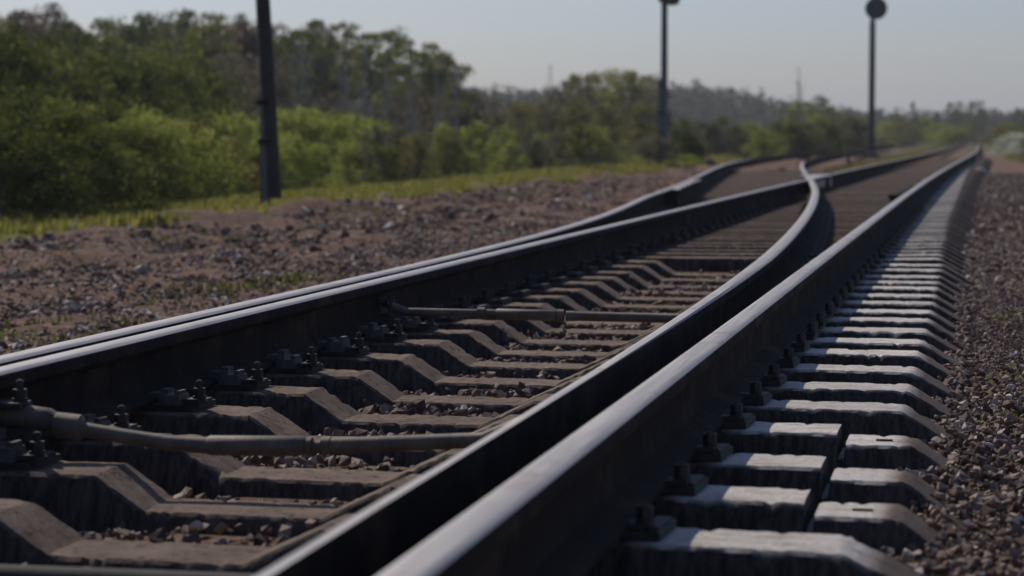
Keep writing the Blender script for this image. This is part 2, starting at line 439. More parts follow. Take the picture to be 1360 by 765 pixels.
def sleeper_mesh(style, Y, seed, fine, xl=-3.05):
    key = {'plain': [-3.05, -2.8, -1.945, -1.825, -1.41, -1.25, -.212, -.2, -.05, -.02], 'first': [-3.05, -2.8, -1.945, -1.825, -1.41, -1.25, -.247, -.235, -.05, -.02],
           'step': [-3.05, -2.8, -1.945, -1.825, -1.41, -1.25, -.352, -.348, -.334, -.330, -.165, -.15, -.05, -.02], 'bearer': [xl, xl + .3, -.5, -.26, -.235, -.07, -.02]}[style]
    st = set(key)
    if fine:
        st |= set(np.arange(-2.2, -.02, .014))
    st = sorted(st)
    st2 = [st[0]]
    for s in st[1:]:
        if s - st2[-1] > .003: st2.append(s)
    ht, hb = (.108, .142) if style != 'bearer' else (.09, .105)
    rows = [(-hb, -.21), (-hb + .008, -.12), (-ht - .01, -.035), (-ht - .002, -.008), (-ht + .006, -.0), (-.06, .001), (0, .0015), (.06, .001), (ht - .006, 0), (ht + .002, -.008), (ht + .01, -.035), (hb, -.21)]
    V = []; rr = random.Random(seed)
    chips = [(rr.uniform(-2.1, -.05), rr.choice((-1, 1)), rr.uniform(.005, .018)) for _ in range(60)]
    for x in st2:
        z = prof_z(x, style, xl)
        for j, (dy, dz) in enumerate(rows):
            p = Vector((x * 1.0, Y + dy, z + dz))
            q = Vector((x * 14 + seed, dy * 14, dz * 8))
            if fine:
                a = noise.noise(q) * .0016 + noise.noise(q * 4.3) * .0012
                e = 1.0
                for cx, cs, cr in chips:
                    if cs * dy > 0 and abs(x - cx) < cr and j in (3, 4, 8, 9):
                        e = 1; p.z -= .0045 * (1 - abs(x - cx) / cr); p.y -= cs * .005 * (1 - abs(x - cx) / cr)
                if j in (2, 3, 4, 8, 9, 10): p.y += noise.noise(q * 2.5 + Vector((5, 0, 0))) * .0028
                p.z += a if 0 < j < 11 else 0
            V.append((p.x, p.y - Y + skew(x, Y), p.z + .41))
    n = len(rows); F = []
    for i in range(len(st2) - 1):
        for j in range(n):
            j2 = (j + 1) % n
            F.append((i * n + j, (i + 1) * n + j, (i + 1) * n + j2, i * n + j2))
    me = bpy.data.meshes.new('sleeper_body')
    me.from_pydata(V, [], F + [tuple(range(n)), tuple((len(st2) - 1) * n + k for k in reversed(range(n)))]); me.update()
    bm = bmesh.new(); bm.from_mesh(me); bmesh.ops.recalc_face_normals(bm, faces=bm.faces); bm.to_mesh(me); bm.free()
    return me
SL_F = [4.42, 5.0, 5.54, 6.17, 6.72, 7.33, 7.91, 8.48, 9.02, 9.52, 10.06, 10.58, 11.1, 11.64, 12.2, 12.76, 13.32, 13.9, 14.5]
y = 15.25
while y < 92: SL_F.append(y); y += .56
ORD = ['first', 'second', 'third', 'fourth', 'fifth', 'sixth', 'seventh', 'eighth', 'ninth', 'tenth', 'eleventh', 'twelfth', 'thirteenth', 'fourteenth', 'fifteenth', 'sixteenth', 'seventeenth', 'eighteenth', 'nineteenth']

def bolt_mesh(h, r=.011, rusty=True):
    b = MB()
    b.tube([(0, 0, 0), (0, 0, .007)], r * 2.1, 12)
    b.tube([(0, 0, .006), (0, 0, .011)], r * 1.5, 12)
    b.tube([(0, 0, .013), (0, 0, .019)], r * 1.75, 12)
    b.tube([(0, 0, .021), (0, 0, .021 + .02)], r * 1.65, 6)
    b.tube([(0, 0, .0), (0, 0, h)], r * .85, 8)
    b.tube([(0, 0, h), (0, 0, h + .003)], r * .6, 8)
    return b.mesh('bolt')
BOLT = bolt_mesh(.06, .011); BOLT.materials.append(M_iron)
BOLT_S = bolt_mesh(.042, .0105); BOLT_S.materials.append(M_iron)
def clip_mesh():
    b = MB()
    b.box((0, 0, .012), (.07, .055, .012)); b.box((-.03, 0, .006), (.02, .055, .02)); b.box((.03, 0, .006), (.012, .055, .012))
    return b.mesh('clip')
CLIP = clip_mesh(); CLIP.materials.append(M_iron)
def plate_mesh(w):
    b = MB(); b.box((0, 0, .008), (w, .17, .016)); b.box((w / 2 - .02, 0, .019), (.03, .14, .008)); b.box((-w / 2 + .02, 0, .019), (.03, .14, .008))
    return b.mesh('tie_plate')
PL_W = plate_mesh(.46); PL_W.materials.append(M_iron)
PL_R = plate_mesh(.40); PL_R.materials.append(M_iron)
PL_S = plate_mesh(.30); PL_S.materials.append(M_iron)

_c = MB(); _c.box((0, 0, .015), (.1, .09, .03), 0, .8); _c.box((.02, 0, .036), (.03, .05, .012))
CHAIR = _c.mesh('chair_block'); CHAIR.materials.append(m_rusty('worn_chair', (.05, .042, .036), (.13, .11, .095), .6, .3, 30))
def child(name, me, parent, loc, rz=0):
    if parent.name.startswith('concrete_sleeper'):
        loc = (loc[0], loc[1] + skew(loc[0], parent.location.y), loc[2]); rz -= SKEW * .8
    o = bpy.data.objects.new(name, me); C.objects.link(o); o.parent = parent; o.location = loc; o.rotation_euler = (0, 0, rz); return o

for i, yf in enumerate(SL_F):
    Yc = yf + .118
    style = 'first' if i == 0 else ('step' if i in (1, 2, 3) else ('plain' if i < 19 else 'bearer'))
    fine = i < 26
    xl = -3.05
    if style == 'bearer':
        xl = (x_div_l(Yc) - .55) if Yc < 56 else x_main_l(Yc) - .55
    me = sleeper_mesh(style, Yc, 11 + i * 7, fine, xl)
    if i == 0: lab = 'concrete sleeper at the very front, with the longest pale end outside the thick rail'
    elif i in (1, 2, 3): lab = '%s concrete sleeper from the front, pale end split in two blocks' % ORD[i] + (', slotted' if i != 2 else ', unslotted')
    elif i < 19: lab = '%s concrete sleeper from the front, with dished brown middle and sloping pale end' % ORD[i]
    elif i == 19: lab = 'flat raised bearer whose dark front face ends the dished sleepers'
    elif Yc < 40: lab = 'flat concrete bearer sunk in brown ballast, in the blurred stretch before the crossing'
    else: lab = 'distant concrete sleeper level with the ballast beyond the crossing'
    s = empty('concrete_sleeper', (0, Yc, -.41), lab, 'railway sleeper', 'concrete sleepers under the rails', (0, 0, R(rnd.uniform(-.35, .35))))
    s.location.z += rnd.uniform(-.004, .003)
    if bendY(Yc): s.location.x = bendY(Yc)
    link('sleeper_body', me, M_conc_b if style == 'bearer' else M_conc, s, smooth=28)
    if Yc < 26:
        zp = .41 + SEAT + .003
        xr, xb = x_main_r(Yc), x_bl(Yc)
        w = (xr - xb)
        if w < .35: child('tie_plate', PL_W, s, ((xr + xb) / 2 - .01, 0, zp))
        else:
            child('tie_plate', PL_S, s, (xr, 0, zp)); child('tie_plate', PL_S, s, (xb, 0, zp))
        ws = x_main_l(Yc) - x_div_l(Yc)
        if ws < .35: child('tie_plate', PL_W, s, ((x_main_l(Yc) + x_div_l(Yc)) / 2 + .03, 0, zp))
        else:
            child('tie_plate', PL_S, s, (x_main_l(Yc), 0, zp)); child('tie_plate', PL_S, s, (x_div_l(Yc), 0, zp))
        jl = -2.11 if Yc < 9.3 else -2.205
        for dy in (-.045,) if Yc < 9.3 else (-.045, .045):
            bo = child('bolt', BOLT if Yc < 9.3 else BOLT_S, s, (jl, dy, zp + .02))
            child('clip', CLIP, s, (jl - .03, dy, zp + .014), math.pi)
        if Yc < 9.3:
            for dx, dy, w in ((-2.235, .0, .075), (-2.175, -.05, .05)):
                child('chair_block', CHAIR, s, (dx, dy, zp + .016)).scale = (w / .1, 1, .8 + .5 * rnd.random())
        for dy in (-.05, .05)[:1 if Yc < 9 else 2]:
            child('bolt', BOLT_S, s, (xr + .104, dy, zp + .02)); child('clip', CLIP, s, (xr + .084, dy, zp + .012))
        for dy in (-.05, .05):
            child('bolt', BOLT_S, s, (xb - .115, dy, zp + .02)); child('clip', CLIP, s, (xb - .095, dy, zp + .012), math.pi)
    if i in (1, 3):
        b = MB(); b.box((-.235, -.03, .41 - .2235), (.042, .016, .006)); b.link('slot_mark', M_side, s)

# ---------------------------------------------------------------- rods between the switch rails
def point_rod(loc, pts, label):
    t = empty('stretcher_rod', loc, label, 'stretcher rod')
    for nm, P, r in pts:
        MB().tube([(p[0], p[1] if len(p) > 2 else 0, (p[2] if len(p) > 2 else p[1])) for p in P], r, 16).link(nm, M_rod, t, smooth=40)
    return t
t = point_rod((0, 5.34, 0), [
    ('rod_end', [(-2.275, -.10), (-2.2, -.098), (-2.14, -.104), (-2.10, -.12)], [.026, .028, .027, .017]),
    ('collar', [(-2.125, -.117), (-2.12, -.117), (-2.06, -.122), (-2.055, -.122)], [.022, .031, .031, .026]),
    ('tube', [(-2.06, -.126), (-1.95, -.140), (-1.85, -.152), (-1.78, -.155)], [.0185, .0175, .0175, .0175]),
    ('lock_nut', [(-1.80, -.155), (-1.745, -.156)], .0195),
    ('coupling', [(-1.75, -.156), (-1.744, -.156), (-1.52, -.152), (-1.514, -.152)], [.02, .0235, .0235, .02]),
    ('lock_nut', [(-1.512, -.152), (-1.50, -.152), (-1.498, -.152), (-1.475, -.151)], [.021, .021, .013, .013]),
    ('lock_nut', [(-1.476, -.151), (-1.455, -.150)], .021),
    ('tube', [(-1.46, -.150), (-1.25, -.138), (-1.10, -.128), (-1.04, -.10), (-.985, -.072)], [.0185, .0185, .0175, .0155, .013]),
], 'front round stretcher rod with a thick coupling, spanning between the two inner rails')
b = MB(); b.box((-2.285, -.035, -.125), (.03, .05, .1)); b.box((-2.285, .035, -.125), (.03, .05, .1)); b.box((-2.25, 0, -.07), (.11, .075, .012)); b.link('rod_bracket', M_iron, t)
b = MB(); b.box((-.945, 0, -.075), (.1, .05, .03)); b.box((-.905, 0, -.1), (.03, .1, .08)); b.link('rod_bracket', M_iron, t)
child('bolt', BOLT, t, (-2.21, 0, -.075))
t = point_rod((0, 9.2, 0), [
    ('rod_end', [(-2.30, -.097), (-2.27, -.098), (-2.235, -.112), (-2.20, -.124)], [.011, .016, .017, .015]),
    ('tube', [(-2.21, -.124), (-1.9, -.126)], .0155),
    ('lock_nut', [(-1.915, -.126), (-1.885, -.126)], .023),
    ('lock_nut', [(-1.88, -.126), (-1.83, -.128)], .017),
    ('coupling', [(-1.84, -.128), (-1.836, -.128), (-1.61, -.131), (-1.604, -.131)], [.018, .0215, .0215, .018]),
    ('lock_nut', [(-1.60, -.131), (-1.575, -.132)], .025),
    ('lock_nut', [(-1.565, -.132), (-1.53, -.132)], .02),
    ('tube', [(-1.55, -.132), (-1.0, -.137), (-.96, -.12)], [.0185, .0185, .015]),
], 'rear round stretcher rod with a slim coupling, spanning between the two inner rails')
b = MB(); b.box((-2.298, 0, -.1), (.02, .13, .06)); b.tube([(-2.29, -.045, -.085), (-2.26, -.045, -.085)], .014, 6); b.tube([(-2.29, .045, -.085), (-2.26, .045, -.085)], .014, 6); b.tube([(-2.29, -.03, -.165), (-2.255, -.03, -.165)], .013, 6)
b.link('rod_bracket', M_iron, t)
MB().tube([(-2.26, -.02, -.06), (-2.26, -.02, -.13)], .008, 8).link('bolt', M_iron, t)
# low grey pipe across the front
t = empty('drive_pipe', (0, 4.1, -.243), 'smooth grey pipe lying low under the rails across the very front', 'pipe')
MB().tube([(-3.1, 0, .0), (-.06, 0, -.004)], .027, 20).link('pipe', M_pipe, t, smooth=40)
# fish plates on the curving rail
for fx, y0, lab in ((x_bl, 10.4, 'bolted joint plate on the curving rail'), ):
    t = empty('fish_plate', (fx(y0) - .012, y0, -.1), lab, 'joint plate', rot=(0, 0, math.atan((fx(y0 - .4) - fx(y0 + .4)) / .8)))
    MB().box((-.012, 0, 0), (.024, .8, .085)).link('plate', M_iron, t)
    for k in range(6):
        b = MB(); b.tube([(-.024, -.33 + k * .132, .0), (-.044, -.33 + k * .132, .0)], .022, 6); b.tube([(-.044, -.33 + k * .132, .0), (-.066, -.33 + k * .132, .0)], .012, 8)
        b.link('bolt', M_iron, t)
for k, (yy, zz) in enumerate(((9.75, 0), (11.35, 0), (11.95, 0))):
    t = empty('rail_stop', (x_bl(yy) - .055, yy, -.12), ['round bolted stop on the curving rail in front of its joint', 'round bolted stop just past the curving rail joint', 'round bolted stop farther past the curving rail joint'][k], 'rail stop')
    MB().tube([(.04, 0, 0), (-.02, 0, 0)], .035, 10).link('stop_block', M_iron, t); MB().tube([(-.02, 0, .0), (-.05, 0, 0)], .018, 6).link('nut', M_iron, t)

# ---------------------------------------------------------------- scattered stones (uncountable): geometry nodes
def rock_group(name, m, nv=7, pts=17):
    ng = bpy.data.node_groups.new(name, 'GeometryNodeTree')
    ng.interface.new_socket('Geometry', in_out='INPUT', socket_type='NodeSocketGeometry')
    ng.interface.new_socket('Geometry', in_out='OUTPUT', socket_type='NodeSocketGeometry')
    n = ng.nodes; l = ng.links
    gi = n.new('NodeGroupInput'); go = n.new('NodeGroupOutput')
    iop = n.new('GeometryNodeInstanceOnPoints'); jn = n.new('GeometryNodeJoinGeometry')
    for k in range(nv):
        p = n.new('GeometryNodePoints'); p.inputs['Count'].default_value = pts
        rv = n.new('FunctionNodeRandomValue'); rv.data_type = 'FLOAT_VECTOR'
        rv.inputs[0].default_value = (-.5, -.5, -.5); rv.inputs[1].default_value = (.5, .5, .5); rv.inputs['Seed'].default_value = k * 13 + 5
        l.new(rv.outputs[0], p.inputs['Position'])
        ch = n.new('GeometryNodeConvexHull'); l.new(p.outputs[0], ch.inputs[0])
        sm = n.new('GeometryNodeSetMaterial'); sm.inputs['Material'].default_value = m; l.new(ch.outputs[0], sm.inputs[0])
        g2 = n.new('GeometryNodeGeometryToInstance'); l.new(sm.outputs[0], g2.inputs[0])
        l.new(g2.outputs[0], jn.inputs[0])
    l.new(gi.outputs[0], iop.inputs['Points']); l.new(jn.outputs[0], iop.inputs['Instance'])
    iop.inputs['Pick Instance'].default_value = True
    def na(t, nm):
        x = n.new('GeometryNodeInputNamedAttribute'); x.data_type = t; x.inputs['Name'].default_value = nm; return x.outputs[0]
    l.new(na('INT', 'idx'), iop.inputs['Instance Index'])
    e = n.new('FunctionNodeEulerToRotation'); l.new(na('FLOAT_VECTOR', 'rot'), e.inputs[0]); l.new(e.outputs[0], iop.inputs['Rotation'])
    l.new(na('FLOAT_VECTOR', 'scl'), iop.inputs['Scale'])
    l.new(iop.outputs[0], go.inputs[0])
    return ng
def scatter(name, P, S, m, seed, label, flat=.7):
    rs = np.random.RandomState(seed); n = len(P)
    me = bpy.data.meshes.new(name); me.vertices.add(n); me.vertices.foreach_set('co', np.asarray(P, np.float32).ravel())
    a = me.attributes.new('rot', 'FLOAT_VECTOR', 'POINT'); a.data.foreach_set('vector', np.stack([rs.uniform(-.5, .5, n), rs.uniform(-.5, .5, n), rs.uniform(0, 6.3, n)], -1).astype(np.float32).ravel())
    sc = np.asarray(S)[:, None] * np.stack([rs.uniform(.8, 1.4, n), rs.uniform(.7, 1.1, n), rs.uniform(flat - .2, flat + .25, n)], -1)
    a = me.attributes.new('scl', 'FLOAT_VECTOR', 'POINT'); a.data.foreach_set('vector', sc.astype(np.float32).ravel())
    a = me.attributes.new('idx', 'INT', 'POINT'); a.data.foreach_set('value', rs.randint(0, 7, n).astype(np.int32))
    me.materials.append(m)
    o = bpy.data.objects.new(name, me); C.objects.link(o); tag(o, label, 'gravel', kind='stuff')
    md = o.modifiers.new('scatter', 'NODES'); md.node_group = rock_group(name + '_nodes', m)
    return o
rs = np.random.RandomState(5)
def area_pts(n, x0, x1, y0, y1, zoff=0, jit=.02, fx=None, pw=1.0):
    u = rs.rand(n) ** pw; Y = y0 + (y1 - y0) * u; X = rs.uniform(x0, x1, n)
    Z = ground_z(X, Y) + zoff + rs.uniform(-jit, jit, n)
    return np.stack([X, Y, Z], -1)
# outer shoulder beside the pale ends
P1 = area_pts(13000, -.16, .32, 3.6, 10, .0, .022); P2 = area_pts(16000, -.13, .55, 10, 22, .0, .02); P3 = np.concatenate([area_pts(10500, -.3, 1.3, 22, 60, .01, .02), area_pts(1500, -.3, -.05, 15, 22, .01, .02)])
Pp = np.concatenate([area_pts(2200, -.12, .3, 3.6, 9, .03, .02), area_pts(30000, -.15, .45, 3.6, 14, .018, .018), area_pts(3500, -.2, -.03, 3.6, 14, .03, .03)])
S = np.concatenate([rs.uniform(.012, .032, len(P1)), rs.uniform(.014, .038, len(P2)), rs.uniform(.03, .06, len(P3)), np.concatenate([rs.uniform(.015, .036, 2200), rs.uniform(.007, .022, 30000), rs.uniform(.012, .035, 3500)])])
scatter('shoulder_ballast', np.concatenate([P1, P2, P3, Pp]), S, M_rock, 1, 'small brown crushed stones heaped beside the pale sleeper ends')
# cribs: between sleepers
A = area_pts(26000, -2.25, .0, 3.4, 15.2, .004, .022)
cen = np.array(SL_F) + .118
d = np.min(np.abs((A[:, 1] + .07 * (A[:, 0] + .35))[:, None] - cen[None, :]), 1)
# heaps creep up against the sleepers near the middle
A[:, 2] += .02 * np.sin(A[:, 0] * 5 + A[:, 1] * 2.3) * np.sin(A[:, 1] * 7)
A = A[d > .135]
B = area_pts(16000, -4.2, -.05, 15.2, 55, -.0, .015)
d = np.min(np.abs((B[:, 1] + .03 * (B[:, 0] + .35))[:, None] - cen[None, :]), 1); B = B[(d > .12)]
S = np.concatenate([rs.uniform(.012, .042, len(A)), rs.uniform(.03, .055, len(B))])
scatter('track_ballast', np.concatenate([A, B]), S, M_rock, 2, 'dark brown crushed stones filling the gaps between the sleepers')
# left verge
Cc = area_pts(30000, -7.6, -2.9, 8, 26, -.004, .016); D = area_pts(20000, -8.4, -2.9, 26, 70, -.01, .015); E_ = area_pts(6000, -9.0, -6.8, 14, 50, -.01, .02)
k = (Cc[:, 0] > -7.0 + rs.uniform(-1.2, .4, len(Cc)))
Cc = Cc[k]
Fn = np.concatenate([area_pts(26000, -8.6, -3.0, 9.5, 30, .002, .012), area_pts(14000, -9, -3.2, 30, 60, .004, .015)])
clod = area_pts(700, -9.0, -5.6, 13, 48, .02, .03)
S = np.concatenate([rs.uniform(.015, .055, len(Cc)) , rs.uniform(.03, .075, len(D)), rs.uniform(.02, .09, len(E_)), rs.uniform(.012, .035, 26000), rs.uniform(.02, .05, 14000), rs.uniform(.05, .13, 700) ])
scatter('verge_ballast', np.concatenate([Cc, D, E_, Fn, clod]), S, M_rockL, 3, 'reddish brown stones and clods on the verge beyond the outermost rail')
# a few individual pale stones
for k, (x, y, s, lab) in enumerate(((-1.0, 45, .16, 'whitish lump lying between the main line rails far down the track'), (-.02, 60, .26, 'pinkish white stone beside the far sleeper ends'), (-.36, 4.83, .05, 'small grey stone lodged between the first and second sleeper ends'))):
    bm = bmesh.new(); bmesh.ops.create_icosphere(bm, subdivisions=3, radius=s / 2)
    for v in bm.verts: v.co += v.normal * noise.noise(v.co * 3 / s + Vector((k * 5, 0, 0))) * s * .22; v.co.z *= .75
    me = bpy.data.meshes.new('pale_stone'); bm.to_mesh(me); bm.free()
    mm = m_rock('pale_stone_%s' % 'abc'[k], [(0, (.42, .4, .39) if k < 2 else (.3, .27, .24)), (1, (.5, .48, .47) if k < 2 else (.34, .3, .27))])
    tag(link('pale_stone', me, mm, loc=(x, y, gz(x, y) + s * .2)), lab, 'stone')

# ---------------------------------------------------------------- grass
def grass(name, pts, hs, label, m, blades=11):
    rs = np.random.RandomState(hash(len(pts)) % 999); n = len(pts)
    P = np.repeat(pts, blades, 0); h = np.repeat(hs, blades); N_ = len(P)
    P = P + np.stack([rs.normal(0, .05, N_), rs.normal(0, .05, N_), np.zeros(N_)], -1)
    a = rs.uniform(0, 6.28, N_); L = h * rs.uniform(.5, 1.2, N_); ln = rs.uniform(.1, .6, N_) * L; w = rs.uniform(.006, .014, N_) * (1 + h * 1.5)
    dx, dy = np.cos(a), np.sin(a); sx, sy = -dy * w, dx * w
    v0 = P + np.stack([sx, sy, 0 * L - .02], -1); v1 = P - np.stack([sx, sy, 0 * L + .02], -1)
    v2 = P + np.stack([dx * ln * .4 + sx * .7, dy * ln * .4 + sy * .7, L * .6], -1); v3 = P + np.stack([dx * ln * .4 - sx * .7, dy * ln * .4 - sy * .7, L * .6], -1)
    v4 = P + np.stack([dx * ln, dy * ln, L], -1)
    V = np.stack([v0, v1, v2, v3, v4], 1).reshape(-1, 3); b = (np.arange(N_) * 5)[:, None]
    F = np.concatenate([b + np.array([[0, 1, 3]]), b + np.array([[0, 3, 2]]), b + np.array([[2, 3, 4]])])
    tag(link(name, mesh_np(name, V, F), m), label, 'grass', kind='stuff')
def shiftY(Y): return 1.6 * sstep(50, 110, Y)
n = 26000
Y = 15 + 95 * rs.rand(n) ** 1.25; X = rs.uniform(-12.2, -8.3, n) - shiftY(Y)
nz = np.array([noise.noise(Vector((x * .6, y * .35, 0))) for x, y in zip(X, Y)])
k = ((X + shiftY(Y)) < -9.0 + nz * 2.6); X, Y, nz = X[k], Y[k], nz[k]
grass('verge_grass', np.stack([X, Y, ground_z(X, Y)], -1), rs.uniform(.04, .11, len(X)) * (1 + Y / 70), 'fresh yellow green grass along the edge of the embankment', L_grass)
pt = []
for _ in range(16):
    cy = rs.uniform(10.5, 16.5); cx = -4.2 - rs.uniform(0, .5) - (cy - 10) * .035
    for _ in range(rs.randint(4, 18)): pt.append((cx + rs.normal(0, .16), cy + rs.normal(0, .4)))
for _ in range(50):
    cy = rs.uniform(16, 42); cx = rs.uniform(-8.6, -6.6)
    for _ in range(rs.randint(4, 22)): pt.append((cx + rs.normal(0, .22), cy + rs.normal(0, .5)))
pt = np.array(pt); grass('weed_patches', np.stack([pt[:, 0], pt[:, 1], ground_z(pt[:, 0], pt[:, 1])], -1), rs.uniform(.015, .05, len(pt)), 'low green weeds creeping through the stones of the verge', L_weed, 6)
n = 5000
Y = 45 + 150 * rs.rand(n); X = rs.uniform(-5.0, -1.9, n) + bendY(100); k = ((X > -4.4) & (X < -2.4)); X, Y = X[k], Y[k]
grass('mid_track_grass', np.stack([X, Y, ground_z(X, Y)], -1), rs.uniform(.05, .16, len(X)), 'dry thin grass between the main line and the siding', L_olive, 8)
n = 5000
Y = 30 + 170 * rs.rand(n); X = rs.uniform(1.0, 5, n); k = (X > 1.0 + (1 - sstep(60, 110, Y)) * .9); X, Y = X[k], Y[k]
grass('shoulder_grass', np.stack([X, Y, ground_z(X, Y)], -1), rs.uniform(.08, .25, len(X)), 'thin grass on the far side of the ballast shoulder', L_olive, 8)
n = 9000
Y = 4.5 + 16 * rs.rand(n); X = rs.uniform(.02, .6, n); nz = np.array([noise.noise(Vector((x * 4, y * .9, 3))) for x, y in zip(X, Y)]); k = nz > .42; X, Y = X[k], Y[k]
grass('shoulder_weeds', np.stack([X, Y, ground_z(X, Y)], -1), rs.uniform(.02, .045, len(X)), 'sparse dry weeds among the stones of the shoulder', L_olive, 4)

# ---------------------------------------------------------------- trees and shrubs
def leaf_quads(cent, rad, per, size, rs, flat=1.0):
    n = len(cent) * per
    c = np.repeat(cent, per, 0); r = np.repeat(rad, per)[:, None]
    d = rs.normal(0, 1, (n, 3)); d /= np.linalg.norm(d, axis=1)[:, None] + 1e-9
    p = c + d * r * (rs.rand(n, 1) ** .45) * np.array([1, 1, flat])
    a = rs.normal(0, 1, (n, 3)); a /= np.linalg.norm(a, axis=1)[:, None]
    b = np.cross(a, rs.normal(0, 1, (n, 3))); b /= np.linalg.norm(b, axis=1)[:, None] + 1e-9
    s = size * rs.uniform(.6, 1.3, (n, 1)); a = a * s; b = b * s * .55
    V = np.stack([p - a, p - b, p + a, p + b], 1).reshape(-1, 3)
    return V, (np.arange(n) * 4)[:, None] + np.arange(4)[None, :]
def make_plant(kind, seed, size=1.0):
    """returns (crown mesh, trunk mesh, height) for a plant of the given kind, base at z=0"""
    rs = np.random.RandomState(seed); rn = random.Random(seed); tb = MB()
    if kind == 'broad':      # 7 m broadleaf, bare lower stem
        H = 7.0; k = 62
        t = rs.rand(k); z = 2.4 + 4.3 * t; R_ = 1.9 * np.sqrt(np.clip(np.sin(np.pi * (.12 + .84 * t)), .05, 1)) * rs.uniform(.35, 1, k); a = rs.uniform(0, 6.28, k)
        c = np.stack([np.cos(a) * R_, np.sin(a) * R_, z], -1); rad = rs.uniform(.3, .62, k); per, ls, fl = 62, .085, .75
        stem = [(0, 0, -.3), (.05, .03, 2), (-.06, .05, 4.2), (0, 0, 6.2)]; sr = [.14, .11, .07, .02]
    elif kind == 'pine':     # high flat topped crown on a bare trunk
        H = 8.0; k = 44
        t = rs.rand(k); z = 4.4 + 3.3 * t; R_ = 1.7 * (1 - .55 * t) * rs.uniform(.2, 1, k); a = rs.uniform(0, 6.28, k)
        c = np.stack([np.cos(a) * R_, np.sin(a) * R_, z], -1); rad = rs.uniform(.32, .6, k); per, ls, fl = 70, .085, .55
        stem = [(0, 0, -.3), (.04, 0, 3), (-.05, .05, 5.5), (0, 0, 7.7)]; sr = [.15, .12, .09, .03]
    elif kind == 'shrub':    # dense dome to the ground
        H = 3.0; k = 90
        t = rs.rand(k) ** .8; z = .15 + 2.6 * t; R_ = 1.55 * np.sqrt(np.clip(1 - (t * .98) ** 2.2, 0, 1)) * rs.uniform(.3, 1.0, k) ** .6; a = rs.uniform(0, 6.28, k)
        c = np.stack([np.cos(a) * R_, np.sin(a) * R_, z], -1); rad = rs.uniform(.2, .42, k); per, ls, fl = 85, .046, .85
        stem = [(0, 0, -.3), (.03, 0, 1), (.05, .05, 2.2)]; sr = [.06, .045, .015]
    elif kind == 'scrub':    # upright thin shrub, lots of gaps
        H = 3.2; k = 60
        t = rs.rand(k); z = .1 + 2.9 * t; R_ = 1.1 * (1 - .65 * t) * rs.uniform(.1, 1.1, k); a = rs.uniform(0, 6.28, k)
        c = np.stack([np.cos(a) * R_, np.sin(a) * R_, z], -1); rad = rs.uniform(.12, .32, k); per, ls, fl = 60, .045, 1.4
        stem = [(0, 0, -.3), (.03, 0, 1.2), (.0, .05, 2.8)]; sr = [.05, .035, .01]
    elif kind == 'conifer':
        H = 9.0; k = 90
        t = rs.rand(k); z = .9 + 8 * t; R_ = 2.0 * (1 - t) ** .9 * rs.uniform(.5, 1.05, k); a = rs.uniform(0, 6.28, k)
        c = np.stack([np.cos(a) * R_, np.sin(a) * R_, z], -1); rad = .2 + .4 * (1 - t); per, ls, fl = 45, .1, .5
        stem = [(0, 0, -.3), (0, 0, 4), (0, 0, 8.8)]; sr = [.16, .1, .02]
    else:                    # 'bare': twigs with hardly a leaf
        H = 7.0; k = 20
        t = rs.rand(k); z = 3 + 4 * t; R_ = 1.1 * (1 - .6 * t) * rs.uniform(.2, 1, k); a = rs.uniform(0, 6.28, k)
        c = np.stack([np.cos(a) * R_, np.sin(a) * R_, z], -1); rad = rs.uniform(.2, .4, k); per, ls, fl = 9, .06, 1
        stem = [(0, 0, -.3), (.05, 0, 2.5), (.0, .05, 5), (.03, 0, 7)]; sr = [.09, .07, .04, .01]
    tb.tube(stem, sr, 7)
    zs = [s[2] for s in stem]
    nl = {'bare': 20, 'scrub': 26, 'shrub': 14}.get(kind, 22)
    for i in range(min(nl, k)):
        z0 = max(.1, min(c[i][2] - rn.uniform(.3, 1.1) * (.5 if kind in ('shrub', 'scrub') else 1), zs[-1] - .2))
        j = np.interp(z0, zs, [s[0] for s in stem]); q = np.interp(z0, zs, [s[1] for s in stem])
        p0 = Vector((j, q, z0)); p2 = Vector(c[i]); pm = (p0 + p2) / 2 + Vector((0, 0, -.08))
        r0 = np.interp(z0, zs, sr) * .5 + .006
        tb.tube([p0, pm, p2], [r0, r0 * .6, r0 * .25], 5, cap=False)
        if kind in ('bare', 'scrub'):
            for _ in range(4): tb.tube([pm, pm + Vector((rn.uniform(-.5, .5), rn.uniform(-.5, .5), rn.uniform(.2, .9)))], [.01, .004], 4, cap=False)
    V, F = leaf_quads(c, rad, per, ls, rs, fl)
    return mesh_np('crown', V, F), tb.mesh('trunk'), H
PL = {}
for kind, cnt in (('broad', 3), ('pine', 3), ('shrub', 3), ('scrub', 3), ('conifer', 1), ('bare', 2)):
    PL[kind] = [make_plant(kind, 40 + 7 * q + len(kind), 1) for q in range(cnt)]
for kk in PL.values():
    for cr, tr, h in kk: cr.materials.append(L_mid); tr.materials.append(M_bark)

